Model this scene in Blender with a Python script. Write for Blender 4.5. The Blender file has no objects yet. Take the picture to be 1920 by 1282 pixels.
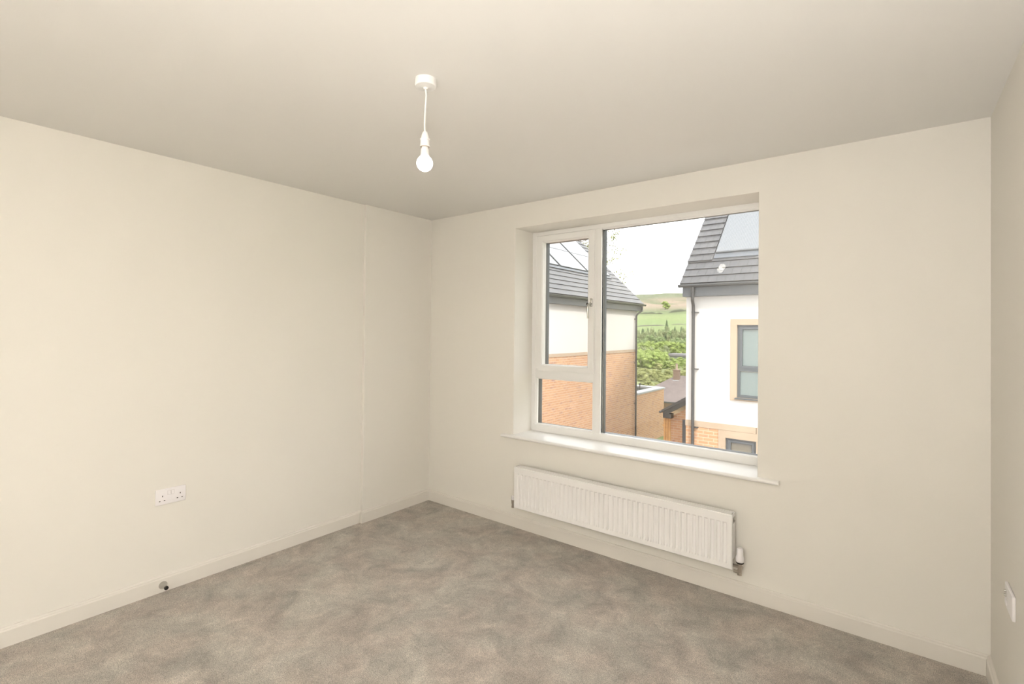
import bpy, bmesh, math, random
from mathutils import Vector, Matrix, noise
random.seed(7)
PI = math.pi
sc = bpy.context.scene
COL = sc.collection

# ------------------------------------------------------------------ camera
YAW, PITCH, ROLL = 0.6595, 0.0101, 0.0101
CAM = Vector((3.1971, -2.947, 1.455))
cy, sy, cp, sp = math.cos(YAW), math.sin(YAW), math.cos(PITCH), math.sin(PITCH)
F = Vector((-sy*cp, cy*cp, sp)); R0 = Vector((cy, sy, 0)); U0 = R0.cross(F)
cr, sr = math.cos(ROLL), math.sin(ROLL)
R1 = cr*R0 + sr*U0; U1 = -sr*R0 + cr*U0
cd = bpy.data.cameras.new('camera'); cam = bpy.data.objects.new('camera', cd); COL.objects.link(cam)
m = Matrix(((R1.x, U1.x, -F.x, CAM.x), (R1.y, U1.y, -F.y, CAM.y), (R1.z, U1.z, -F.z, CAM.z), (0, 0, 0, 1)))
cam.matrix_world = m
cd.sensor_width = 36; cd.lens = 928.43/1920*36; cd.shift_y = -30.62/1920
cd.clip_start = 0.02; cd.clip_end = 4000
sc.camera = cam

# ------------------------------------------------------------------ light and exposure
sc.view_settings.view_transform = 'Standard'; sc.view_settings.look = 'None'
sc.view_settings.gamma = 1; sc.view_settings.use_curve_mapping = False
sc.view_settings.exposure = 0.0
w = bpy.data.worlds.new('overcast_sky'); sc.world = w; w.use_nodes = True
bg = w.node_tree.nodes['Background']; bg.inputs[0].default_value = (0.97, 0.985, 1.0, 1); bg.inputs[1].default_value = 3.1
sd = bpy.data.lights.new('sun', 'SUN'); sd.energy = 3.8; sd.angle = math.radians(6); sd.color = (1, 0.95, 0.88)
sun = bpy.data.objects.new('sun', sd); COL.objects.link(sun)
sun.rotation_euler = Vector((0.72, -0.66, 0.80)).to_track_quat('Z', 'Y').to_euler(); sun.location = (20, -20, 30)
# two lights stand for the photographer's bounced flash; the upward one is added fill
for nm, loc, aim, en, size in (('flash_rear', (3.25, -3.30, 1.20), (0.36, -0.85, 0.42), 116, .30), ('up_fill', (3.1, -3.0, 0.95), (0.42, 0.08, 0.90), 24, .40)):
    fd = bpy.data.lights.new(nm, 'AREA'); fd.shape = 'DISK'; fd.size = size; fd.energy = en; fd.color = (1, 0.985, 0.965)
    fl = bpy.data.objects.new(nm, fd); COL.objects.link(fl); fl.location = loc
    fl.rotation_euler = Vector(aim).normalized().to_track_quat('-Z', 'Y').to_euler()
# daylight portal in the window opening
pd = bpy.data.lights.new('window_portal', 'AREA'); pd.shape = 'RECTANGLE'; pd.size = 1.66; pd.size_y = 1.52
pd.cycles.is_portal = True
po = bpy.data.objects.new('window_portal', pd); COL.objects.link(po); po.location = (1.77, 0.34, 1.45)
po.rotation_euler = Vector((0, -1, 0)).to_track_quat('-Z', 'Z').to_euler()

# ------------------------------------------------------------------ materials
def srgb(c):
    return tuple((x/255/12.92 if x/255 <= .04045 else ((x/255+.055)/1.055)**2.4) for x in c)
def mat(name, col, rough=.6, metal=0, spec=.5, bump=None, var=None, emit=None, coat=0):
    """col: linear rgb; bump=(scale,strength,dist); var=(scale,col2,lo,hi)"""
    mt = bpy.data.materials.new(name); mt.use_nodes = True; nt = mt.node_tree; N = nt.nodes; L = nt.links
    b = N['Principled BSDF']
    b.inputs['Base Color'].default_value = (*col, 1); b.inputs['Roughness'].default_value = rough
    b.inputs['Metallic'].default_value = metal; b.inputs['Specular IOR Level'].default_value = spec
    b.inputs['Coat Weight'].default_value = coat
    geo = N.new('ShaderNodeNewGeometry')
    if var:
        n = N.new('ShaderNodeTexNoise'); n.inputs['Scale'].default_value = var[0]; n.inputs['Detail'].default_value = 6
        L.new(geo.outputs['Position'], n.inputs['Vector'])
        mr = N.new('ShaderNodeMapRange'); mr.inputs[1].default_value = var[2]; mr.inputs[2].default_value = var[3]
        L.new(n.outputs['Fac'], mr.inputs[0])
        mx = N.new('ShaderNodeMix'); mx.data_type = 'RGBA'; mx.inputs[6].default_value = (*col, 1); mx.inputs[7].default_value = (*var[1], 1)
        L.new(mr.outputs[0], mx.inputs[0]); L.new(mx.outputs[2], b.inputs['Base Color'])
    if bump:
        n = N.new('ShaderNodeTexNoise'); n.inputs['Scale'].default_value = bump[0]; n.inputs['Detail'].default_value = 4
        L.new(geo.outputs['Position'], n.inputs['Vector'])
        bp = N.new('ShaderNodeBump'); bp.inputs['Strength'].default_value = bump[1]; bp.inputs['Distance'].default_value = bump[2]
        L.new(n.outputs['Fac'], bp.inputs['Height']); L.new(bp.outputs[0], b.inputs['Normal'])
    if emit:
        b.inputs['Emission Color'].default_value = (*emit[0], 1); b.inputs['Emission Strength'].default_value = emit[1]
    return mt

M = {}
M['wall'] = mat('cream_paint', (.85, .819, .760), .75, spec=.25, bump=(140, .10, .0006), var=(1.3, (.843, .812, .753), .3, .7))
M['ceiling'] = mat('ceiling_paint', (.85, .833, .802), .85, spec=.2, bump=(120, .08, .0005), var=(1.1, (.842, .825, .794), .3, .7))
M['skirting'] = mat('cream_satin_trim', (.800, .762, .705), .42, spec=.4, bump=(60, .05, .0004))
M['upvc'] = mat('white_upvc', (.90, .89, .87), .32, spec=.45, bump=(30, .02, .0003))
M['rad'] = mat('white_radiator_enamel', (.93, .915, .905), .3, spec=.5, bump=(40, .02, .0003))
M['sill'] = mat('white_sill_gloss', (.92, .905, .88), .3, spec=.5, bump=(25, .03, .0003))
M['plastic'] = mat('white_plastic', (.93, .90, .915), .3, spec=.5, bump=(60, .01, .0002))
M['lampwhite'] = mat('lamp_white_plastic', (.92, .91, .89), .35, bump=(60, .01, .0002))
M['dark'] = mat('dark_slot', (.03, .025, .02), .6, bump=(80, .02, .0002))
M['black'] = mat('black_rubber', (.015, .012, .010), .45, bump=(90, .05, .0003))
M['spacer'] = mat('spacer_bar', (.075, .07, .06), .4, metal=.3, bump=(90, .05, .0003))
M['chrome'] = mat('brushed_chrome', (.50, .49, .46), .25, metal=1, bump=(200, .05, .0002))
M['brass'] = mat('nickel_brass', (.55, .50, .44), .35, metal=1, bump=(150, .06, .0002))
M['bulb'] = mat('lit_opal_bulb', (.9, .88, .84), .3, emit=((1, .94, .85), 6), bump=(20, .01, .0001))
M['render'] = mat('ivory_render', (.57, .55, .525), .9, spec=.2, bump=(60, .3, .003), var=(.7, (.555, .53, .50), .35, .75))
M['stone'] = mat('buff_stone', (.42, .325, .24), .85, spec=.2, bump=(40, .3, .003), var=(3, (.385, .295, .215), .35, .7))
M['greymetal'] = mat('grey_fascia', (.062, .066, .072), .35, spec=.5, bump=(15, .04, .002))
M['gutter'] = mat('dark_gutter_plastic', (.05, .052, .055), .3, spec=.6, bump=(40, .05, .001))
M['pipe'] = mat('dark_downpipe', (.045, .043, .042), .35, spec=.5, bump=(40, .05, .001))
M['aluwin'] = mat('anthracite_window', (.075, .085, .095), .35, spec=.5, bump=(40, .05, .001))
M['flash_strip'] = mat('grey_flashing', (.12, .13, .145), .45, spec=.4, bump=(20, .1, .003))
M['coping'] = mat('pale_coping', (.34, .35, .37), .45, spec=.4, bump=(20, .1, .003))
M['flatroof'] = mat('grey_membrane', (.14, .155, .15), .8, bump=(10, .2, .01), var=(2, (.19, .20, .19), .4, .7))
M['terracotta'] = mat('chimney_pot', (.30, .225, .18), .8, bump=(40, .2, .003))
M['wood'] = mat('orange_timber', (.60, .34, .13), .7, bump=(30, .3, .002), var=(9, (.50, .27, .10), .4, .7))
M['blackboard'] = mat('black_bargeboard', (.028, .030, .032), .45, bump=(30, .1, .002))
M['bark'] = mat('tree_bark', (.16, .12, .085), .9, bump=(12, .5, .02), var=(5, (.24, .19, .14), .35, .7))
M['hut'] = mat('pale_hut_wall', (.30, .31, .30), .7, bump=(5, .1, .01))
M['hutroof'] = mat('grey_hut_roof', (.14, .13, .14), .7, bump=(5, .1, .01))

def glass_mat(name, tint=(1, 1, 1), refl=1.0):
    mt = bpy.data.materials.new(name); mt.use_nodes = True; nt = mt.node_tree; N = nt.nodes; L = nt.links
    N.remove(N['Principled BSDF']); out = N['Material Output']
    geo = N.new('ShaderNodeNewGeometry')
    dt = N.new('ShaderNodeVectorMath'); dt.operation = 'DOT_PRODUCT'
    L.new(geo.outputs['Normal'], dt.inputs[0]); L.new(geo.outputs['Incoming'], dt.inputs[1])
    a = N.new('ShaderNodeMath'); a.operation = 'ABSOLUTE'; L.new(dt.outputs['Value'], a.inputs[0])
    s = N.new('ShaderNodeMath'); s.operation = 'SUBTRACT'; s.inputs[0].default_value = 1; L.new(a.outputs[0], s.inputs[1])
    p = N.new('ShaderNodeMath'); p.operation = 'POWER'; p.inputs[1].default_value = 5; L.new(s.outputs[0], p.inputs[0])
    mr = N.new('ShaderNodeMapRange'); mr.inputs[3].default_value = .04*refl; mr.inputs[4].default_value = 1; L.new(p.outputs[0], mr.inputs[0])
    tr = N.new('ShaderNodeBsdfTransparent'); tr.inputs[0].default_value = (*tint, 1)
    gl = N.new('ShaderNodeBsdfGlossy'); gl.inputs['Roughness'].default_value = 0.0; gl.inputs[0].default_value = (1, 1, 1, 1)
    mx = N.new('ShaderNodeMixShader'); L.new(mr.outputs[0], mx.inputs[0]); L.new(tr.outputs[0], mx.inputs[1]); L.new(gl.outputs[0], mx.inputs[2])
    L.new(mx.outputs[0], out.inputs[0]); return mt
M['glass'] = glass_mat('clear_glass', (.995, .998, .996))

def window_glass(name, col):
    return mat(name, col, .08, spec=.7, bump=(2, .02, .01))
M['exglass'] = window_glass('house_window_glass', (.15, .185, .175))
M['exglass2'] = window_glass('brown_blind_glass', (.13, .11, .075))
M['solar'] = mat('solar_glass', (.035, .04, .05), .12, spec=.9, bump=(3, .02, .004), coat=.6)
M['solarframe'] = mat('solar_frame', (.09, .095, .10), .4, bump=(20, .05, .001))
def louvre_mat():
    mt = mat('ribbed_solar_glass', (.22, .24, .26), .28, spec=.7)
    nt = mt.node_tree; N = nt.nodes; L = nt.links; b = N['Principled BSDF']
    geo = N.new('ShaderNodeNewGeometry'); wv = N.new('ShaderNodeTexWave'); wv.wave_type = 'BANDS'; wv.bands_direction = 'X'
    wv.inputs['Scale'].default_value = 9; wv.inputs['Distortion'].default_value = .25
    L.new(geo.outputs['Position'], wv.inputs['Vector'])
    mx = N.new('ShaderNodeMix'); mx.data_type = 'RGBA'; mx.inputs[6].default_value = (.115, .125, .135, 1); mx.inputs[7].default_value = (.185, .195, .21, 1)
    L.new(wv.outputs['Fac'], mx.inputs[0]); L.new(mx.outputs[2], b.inputs['Base Color'])
    return mt
M['solar2'] = louvre_mat()

def pos_brick(mt, axis, bw, bh, mortar, c1, c2, cm, offset=.5, bias=0, sx=1.0):
    nt = mt.node_tree; N = nt.nodes; L = nt.links; b = N['Principled BSDF']
    geo = N.new('ShaderNodeNewGeometry'); sep = N.new('ShaderNodeSeparateXYZ'); L.new(geo.outputs['Position'], sep.inputs[0])
    cmb = N.new('ShaderNodeCombineXYZ')
    L.new(sep.outputs['Y' if axis == 'x' else 'X'], cmb.inputs[0]); L.new(sep.outputs['Z'], cmb.inputs[1])
    br = N.new('ShaderNodeTexBrick'); br.offset = offset; br.inputs['Scale'].default_value = 1
    br.inputs['Brick Width'].default_value = bw; br.inputs['Row Height'].default_value = bh
    br.inputs['Mortar Size'].default_value = mortar; br.inputs['Bias'].default_value = bias; br.inputs['Mortar Smooth'].default_value = .3
    br.inputs['Color1'].default_value = (*c1, 1); br.inputs['Color2'].default_value = (*c2, 1); br.inputs['Mortar'].default_value = (*cm, 1)
    L.new(cmb.outputs[0], br.inputs['Vector'])
    return nt, N, L, b, cmb, br
def brick(name, axis, dark_amt=.62):
    mt = mat(name, (.6, .35, .2), .85, spec=.2)
    nt, N, L, b, cmb, br = pos_brick(mt, axis, .225, .075, .010, (.52, .305, .175), (.45, .245, .135), (.52, .39, .28))
    # some bricks with a darker purple face, in drifting bands
    wn = N.new('ShaderNodeTexNoise'); wn.inputs['Scale'].default_value = 1
    mp = N.new('ShaderNodeMapping'); mp.inputs['Scale'].default_value = (3.2, 9.5, 1); L.new(cmb.outputs[0], mp.inputs[0]); L.new(mp.outputs[0], wn.inputs['Vector'])
    wn.inputs['Detail'].default_value = 3
    mr = N.new('ShaderNodeMapRange'); mr.inputs[1].default_value = dark_amt-.06; mr.inputs[2].default_value = dark_amt+.08; L.new(wn.outputs['Fac'], mr.inputs[0])
    inv = N.new('ShaderNodeMath'); inv.operation = 'SUBTRACT'; inv.inputs[0].default_value = 1; L.new(br.outputs['Fac'], inv.inputs[1])
    mu = N.new('ShaderNodeMath'); mu.operation = 'MULTIPLY'; L.new(mr.outputs[0], mu.inputs[0]); L.new(inv.outputs[0], mu.inputs[1])
    mx = N.new('ShaderNodeMix'); mx.data_type = 'RGBA'; mx.inputs[7].default_value = (.30, .175, .155, 1)
    L.new(mu.outputs[0], mx.inputs[0]); L.new(br.outputs['Color'], mx.inputs[6]); L.new(mx.outputs[2], b.inputs['Base Color'])
    bp = N.new('ShaderNodeBump'); bp.inputs['Strength'].default_value = .4; bp.inputs['Distance'].default_value = .004; bp.invert = True
    L.new(br.outputs['Fac'], bp.inputs['Height']); L.new(bp.outputs[0], b.inputs['Normal'])
    return mt
M['brick_x'] = brick('orange_brick_side', 'x'); M['brick_y'] = brick('orange_brick_front', 'y', .66)
def tile(name, axis, c1, c2, w_=.185, gauge=.1757, z0=2.548):
    mt = mat(name, c1, .42, spec=.45)
    nt, N, L, b, cmb, br = pos_brick(mt, axis, w_, gauge, .009, c1, c2, tuple(x*.40 for x in c1))
    off = N.new('ShaderNodeVectorMath'); off.operation = 'ADD'; off.inputs[1].default_value = (0, gauge*40-z0-.012, 0)
    L.new(cmb.outputs[0], off.inputs[0]); L.new(off.outputs[0], br.inputs['Vector'])
    L.new(br.outputs['Color'], b.inputs['Base Color']); return mt
M['tile_x'] = tile('grey_roof_tile_side', 'x', (.088, .087, .091), (.078, .077, .080), z0=2.575)
M['tile_y'] = tile('grey_roof_tile_front', 'y', (.088, .087, .091), (.078, .077, .080))
M['tile_edge'] = mat('tile_edge', (.06, .06, .063), .6, bump=(60, .1, .001))
M['oldtile'] = mat('brown_clay_tile', (.120, .094, .088), .85, bump=(5, .4, .03), var=(2.2, (.160, .128, .118), .35, .65))
M['buffbrick'] = mat('buff_old_brick', (.30, .20, .125), .85, bump=(14, .4, .01), var=(6, (.24, .16, .10), .35, .65))

def carpet_mat():
    mt = mat('grey_beige_carpet', (.3, .27, .23), 1.0, spec=.05); nt = mt.node_tree; N = nt.nodes; L = nt.links; b = N['Principled BSDF']
    geo = N.new('ShaderNodeNewGeometry')
    def nz(scale, det=3, dist=0, rough=.5):
        n = N.new('ShaderNodeTexNoise'); n.inputs['Scale'].default_value = scale; n.inputs['Detail'].default_value = det
        n.inputs['Distortion'].default_value = dist; n.inputs['Roughness'].default_value = rough
        L.new(geo.outputs['Position'], n.inputs['Vector']); return n
    def mr(n, a, b_, c, d):
        r = N.new('ShaderNodeMapRange'); r.inputs[1].default_value = a; r.inputs[2].default_value = b_; r.inputs[3].default_value = c; r.inputs[4].default_value = d
        L.new(n.outputs['Fac'], r.inputs[0]); return r
    def mul(a, b_):
        q = N.new('ShaderNodeMath'); q.operation = 'MULTIPLY'; L.new(a.outputs[0], q.inputs[0]); L.new(b_.outputs[0], q.inputs[1]); return q
    big = mr(nz(4.6, 8, .9, .60), .33, .67, .76, 1.24)      # brushed pile lying this way and that
    mid = mr(nz(17, 5, 1.0, .65), .3, .7, .86, 1.14)
    fine = mr(nz(270, 2, 0, .8), .34, .66, .50, 1.52)
    fine2 = mr(nz(85, 2, 0, .7), .3, .7, .86, 1.14)
    t = mul(mul(big, mid), mul(fine, fine2))
    hue = N.new('ShaderNodeMix'); hue.data_type = 'RGBA'; hue.inputs[6].default_value = (.480, .418, .362, 1); hue.inputs[7].default_value = (.455, .418, .365, 1)
    L.new(mr(nz(4.3, 2), .4, .6, 0, 1).outputs[0], hue.inputs[0])
    sc_ = N.new('ShaderNodeVectorMath'); sc_.operation = 'SCALE'; L.new(hue.outputs[2], sc_.inputs[0]); L.new(t.outputs[0], sc_.inputs['Scale'])
    L.new(sc_.outputs[0], b.inputs['Base Color'])
    b.inputs['Sheen Weight'].default_value = .25; b.inputs['Sheen Roughness'].default_value = .6
    bp = N.new('ShaderNodeBump'); bp.inputs['Strength'].default_value = .6; bp.inputs['Distance'].default_value = .004
    L.new(fine.outputs[0], bp.inputs['Height']); L.new(bp.outputs[0], b.inputs['Normal'])
    return mt
M['carpet'] = carpet_mat()

# ------------------------------------------------------------------ object helpers
ORG = {}
def tag(o, label=None, cat=None, group=None, kind=None):
    if label: o['label'] = label
    if cat: o['category'] = cat
    if group: o['group'] = group
    if kind: o['kind'] = kind
    return o
def thing(name, loc, label=None, cat=None, group=None, kind=None):
    o = bpy.data.objects.new(name, None); COL.objects.link(o); o.location = loc; o.empty_display_size = .1
    ORG[o] = Vector(loc); return tag(o, label, cat, group, kind)
def obj(name, bm, m_, parent=None, smooth=False, loc=None, label=None):
    org = ORG[parent] if parent is not None else Vector(loc or (0, 0, 0))
    if org.length: bmesh.ops.translate(bm, vec=-org, verts=bm.verts)
    bmesh.ops.recalc_face_normals(bm, faces=bm.faces)
    me = bpy.data.meshes.new(name); bm.to_mesh(me); bm.free()
    for mm in (m_ if isinstance(m_, (list, tuple)) else [m_]): me.materials.append(mm)
    if smooth:
        for p in me.polygons: p.use_smooth = True
        try: me.set_sharp_from_angle(angle=math.radians(38))
        except Exception: pass
    o = bpy.data.objects.new(name, me); COL.objects.link(o)
    if parent is not None: o.parent = parent
    else: o.location = org
    ORG[o] = org
    if label: o['label'] = label
    return o
def struct(name, bm, m_, parent=None, **k):
    o = obj(name, bm, m_, parent, **k)
    o['kind'] = 'structure'; return o
def BM(): return bmesh.new()
def box(bm, x0, x1, y0, y1, z0, z1, bev=0, mi=0, seg=2):
    r = bmesh.ops.create_cube(bm, size=1); vs = r['verts']
    for v in vs:
        v.co = Vector(((x0+x1)/2+v.co.x*(x1-x0), (y0+y1)/2+v.co.y*(y1-y0), (z0+z1)/2+v.co.z*(z1-z0)))
    fs = {f for v in vs for f in v.link_faces}
    for f in fs: f.material_index = mi
    if bev:
        es = list({e for v in vs for e in v.link_edges})
        bmesh.ops.bevel(bm, geom=es, offset=bev, segments=seg, affect='EDGES', profile=.5)
    return bm
def hexa(bm, pts, mi=0):
    """eight points: bottom ring a b c d, top ring e f g h"""
    v = [bm.verts.new(p) for p in pts]
    for q in ((0, 3, 2, 1), (4, 5, 6, 7), (0, 1, 5, 4), (1, 2, 6, 5), (2, 3, 7, 6), (3, 0, 4, 7)):
        f = bm.faces.new([v[i] for i in q]); f.material_index = mi
    return bm
def prism(bm, prof, axis, a, b, mi=0):
    """extrude a 2D profile along an axis; for x: (y,z), for y: (x,z), for z: (x,y)"""
    def P(p, t): return (t, p[0], p[1]) if axis == 'x' else (p[0], t, p[1]) if axis == 'y' else (p[0], p[1], t)
    A = [bm.verts.new(P(p, a)) for p in prof]; B = [bm.verts.new(P(p, b)) for p in prof]; n = len(prof)
    fs = [bm.faces.new(A), bm.faces.new(B[::-1])]
    for i in range(n): fs.append(bm.faces.new((A[i], B[i], B[(i+1) % n], A[(i+1) % n])))
    for f in fs: f.material_index = mi
    return bm
def lathe(bm, prof, origin, axis=(0, 0, 1), n=24, mi=0, cap=True):
    """prof: list of (radius, height along axis)"""
    ax = Vector(axis).normalized(); t = Vector((1, 0, 0)) if abs(ax.x) < .9 else Vector((0, 1, 0))
    e1 = ax.cross(t).normalized(); e2 = ax.cross(e1); O = Vector(origin); rings = []
    for r, h in prof:
        if r < 1e-6: rings.append([bm.verts.new(O+ax*h)])
        else: rings.append([bm.verts.new(O+ax*h+e1*(r*math.cos(2*PI*i/n))+e2*(r*math.sin(2*PI*i/n))) for i in range(n)])
    for A, B in zip(rings, rings[1:]):
        for i in range(n):
            j = (i+1) % n
            if len(A) == 1 and len(B) == 1: continue
            if len(A) == 1: f = bm.faces.new((A[0], B[i], B[j]))
            elif len(B) == 1: f = bm.faces.new((A[i], A[j], B[0]))
            else: f = bm.faces.new((A[i], A[j], B[j], B[i]))
            f.material_index = mi
    if cap:
        for rg in (rings[0], rings[-1]):
            if len(rg) > 2: bm.faces.new(rg).material_index = mi
    return bm
def tube(bm, pts, r, n=10, mi=0, r2=None):
    pts = [Vector(p) for p in pts]; rings = []; prev = None; K = len(pts)
    for i, p in enumerate(pts):
        d = (pts[min(i+1, K-1)]-pts[max(i-1, 0)]).normalized()
        t = prev if prev is not None else (Vector((0, 0, 1)) if abs(d.z) < .9 else Vector((1, 0, 0)))
        e1 = (t-d*t.dot(d)).normalized(); e2 = d.cross(e1); prev = e1
        rr = r if r2 is None else r+(r2-r)*i/(K-1)
        rings.append([bm.verts.new(p+e1*(rr*math.cos(2*PI*k/n))+e2*(rr*math.sin(2*PI*k/n))) for k in range(n)])
    for A, B in zip(rings, rings[1:]):
        for k in range(n): bm.faces.new((A[k], A[(k+1) % n], B[(k+1) % n], B[k])).material_index = mi
    bm.faces.new(rings[0]).material_index = mi; bm.faces.new(rings[-1][::-1]).material_index = mi
    return bm

# ------------------------------------------------------------------ room shell
W, H, YB = 3.52, 2.40, -4.3
BX, BL = 0.025, 0.67                       # shallow boxing in the far left corner
OX0, OX1, OZ0, OZ1 = 0.935, 2.605, 0.655, 2.224
FY = 0.23                                  # room face of the window frame
bm = BM(); box(bm, -.15, W+.15, YB-.15, .33, -.25, 0)
tag(struct('floor', bm, M['carpet']), 'grey beige cut pile carpet with brushed light and dark patches', 'floor')
bm = BM(); box(bm, -.15, W+.15, YB-.15, .33, H, H+.2); struct('ceiling', bm, M['ceiling'])
bm = BM(); box(bm, -.15, 0, YB-.15, .33, 0, H)
box(bm, -.01, BX, -BL, .01, 0, H, bev=.003); struct('wall_left', bm, M['wall'])
bm = BM(); box(bm, W, W+.15, YB-.15, .33, 0, H); struct('wall_right', bm, M['wall'])
bm = BM(); box(bm, -.15, W+.15, YB-.15, YB, 0, H); struct('wall_front', bm, M['wall'])
# back wall with the window opening, edges of the plaster slightly rounded
bm = BM()
xs = [0, OX0, OX1, W]; zs = [0, OZ0, OZ1, H]
def grid_face(y):
    return {(i, j): bm.verts.new((xs[i], y, zs[j])) for i in range(4) for j in range(4)}
Fv, Bv = grid_face(0), grid_face(.33)
for i in range(3):
    for j in range(3):
        if (i, j) == (1, 1): continue
        for G in (Fv, Bv): bm.faces.new((G[i, j], G[i+1, j], G[i+1, j+1], G[i, j+1]))
hole = [(1, 1), (2, 1), (2, 2), (1, 2)]
for a, b in zip(hole, hole[1:]+hole[:1]): bm.faces.new((Fv[a], Fv[b], Bv[b], Bv[a]))
rim = [(0, 0), (1, 0), (2, 0), (3, 0), (3, 1), (3, 2), (3, 3), (2, 3), (1, 3), (0, 3), (0, 2), (0, 1)]
for a, b in zip(rim, rim[1:]+rim[:1]): bm.faces.new((Fv[a], Fv[b], Bv[b], Bv[a]))
bmesh.ops.recalc_face_normals(bm, faces=bm.faces)
es = [e for e in bm.edges if all(abs(v.co.y) < 1e-6 and OX0-1e-4 <= v.co.x <= OX1+1e-4 and OZ0-1e-4 <= v.co.z <= OZ1+1e-4 for v in e.verts)]
bmesh.ops.bevel(bm, geom=es, offset=.004, segments=3, affect='EDGES', profile=.5)
struct('wall_back', bm, M['wall'])

# baseboards with a chamfered and grooved top
SH, ST = .088, .016
prof = [(0, 0), (ST, 0), (ST, SH-.016), (ST-.002, SH-.013), (ST-.005, SH-.011), (ST-.005, SH-.006), (ST-.008, SH-.001), (ST-.011, SH), (0, SH)]
bm = BM(); prism(bm, [(p[0], p[1]) for p in prof], 'y', YB, -BL)
prism(bm, [(p[0]+BX-.0005, p[1]) for p in prof], 'y', -BL-ST, 0)
box(bm, 0, BX+.001, -BL-ST, -BL, 0, SH-.012)
struct('baseboard_left', bm, M['skirting'])
bm = BM(); prism(bm, [(-p[0], p[1]) for p in prof], 'x', BX, W); struct('baseboard_back', bm, M['skirting'])
bm = BM(); prism(bm, [(W-p[0], p[1]) for p in prof], 'y', YB, 0); struct('baseboard_right', bm, M['skirting'])
bm = BM(); prism(bm, [(YB+p[0], p[1]) for p in prof], 'x', 0, W); struct('baseboard_front', bm, M['skirting'])

# ------------------------------------------------------------------ window
win = thing('window_1', (1.77, FY, .67)); win['kind'] = 'structure'
MX0, MX1 = 1.478, 1.536
def ring(bm, x0, x1, z0, z1, t, y0, y1, bev=.004, tb=None, tt=None, tl=None, tr=None):
    """rectangular frame, mitred, rounded inner edge; x0..z1 are the outer sizes"""
    tb = t if tb is None else tb; tt = t if tt is None else tt; tl = t if tl is None else tl; tr = t if tr is None else tr
    O = [(x0, z0), (x1, z0), (x1, z1), (x0, z1)]; I = [(x0+tl, z0+tb), (x1-tr, z0+tb), (x1-tr, z1-tt), (x0+tl, z1-tt)]
    c = lambda s: [(I[k][0]+(-s if k in (0, 3) else s), I[k][1]+(-s if k in (0, 1) else s)) for k in range(4)]
    loops = [(O, y1), (O, y0), (c(bev), y0), (I, y0+bev), (I, y1)]
    V = [[bm.verts.new((p[0], y, p[1])) for p in P] for P, y in loops]
    for A, B in zip(V, V[1:]+V[:1]):
        for k in range(4): bm.faces.new((A[k], A[(k+1) % 4], B[(k+1) % 4], B[k]))
    return bm
FR = .043
Z0f, Z1f = .678, OZ1+.004
XL, XR = OX0-.004, OX1+.004
# outer frame, mullion and transom as one welded frame
bm = BM(); ring(bm, XL, XR, Z0f, Z1f, 0, FY, .262, tb=.052, tt=.037, tl=.040, tr=.050)
box(bm, MX0, MX1, FY, .262, Z0f+.05, Z1f-.035, bev=.003)
box(bm, XL+.038, MX0+.005, FY+.0005, .262, 1.090, 1.165, bev=.003)
ring(bm, XL+.03, MX0+.01, 1.12, Z1f-.03, 0, FY+.003, .262, bev=.001, tl=.06, tr=.035, tb=.06, tt=.04)
struct('window_frame', bm, M['upvc'], win, smooth=True)
bm = BM(); ring(bm, XL, XR, Z0f, Z1f, 0, .2625, .315, tb=.052, tt=.037, tl=.047, tr=.048)
box(bm, MX0-.008, MX1-.001, .2625, .315, Z0f+.05, Z1f-.035)
box(bm, XL+.038, MX0+.005, .2625, .314, 1.085, 1.197)
box(bm, XL+.04, 1.038, .2625, .314, 1.16, Z1f-.03); box(bm, 1.432, MX0, .2625, .314, 1.16, Z1f-.03); box(bm, XL+.04, MX0, .2625, .314, 2.140, Z1f-.03)
struct('outer_frame', bm, M['aluwin'], win)
# opening sash, proud of the frame
sash = thing('x', (0, 0, 0)); bpy.data.objects.remove(sash)
bm = BM(); ring(bm, 1.004, 1.486, 1.152, 2.186, 0, FY-.014, .250, bev=.008, tl=.033, tr=.053, tb=.045, tt=.045)
ring(bm, 1.004-.004, 1.486+.004, 1.152-.004, 2.186+.004, .02, FY-.004, FY+.02, bev=.001)
sash = struct('opening_sash', bm, M['upvc'], win, smooth=True)
# handle: rose plate, button, neck and blade on the sash stile
hx = 1.466
bm = BM(); box(bm, hx-.010, hx+.010, FY-.026, FY-.012, 1.632, 1.692, bev=.006, seg=3)
lathe(bm, [(.010, 0), (.010, .012), (.008, .030)], (hx, FY-.020, 1.652), (0, -1, 0), 16)
tube(bm, [(hx, FY-.045, 1.652), (hx-.004, FY-.056, 1.645), (hx-.006, FY-.060, 1.625), (hx-.006, FY-.058, 1.59), (hx-.006, FY-.054, 1.548)], .0085, 12, r2=.0065)
h = struct('sash_handle', bm, M['chrome'], sash, smooth=True)
bm = BM(); lathe(bm, [(.0075, 0), (.0075, .006), (.005, .008), (0, .008)], (hx-.012, FY-.050, 1.652), (-.5, -1, 0), 14)
struct('lock_button', bm, M['dark'], sash)
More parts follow.
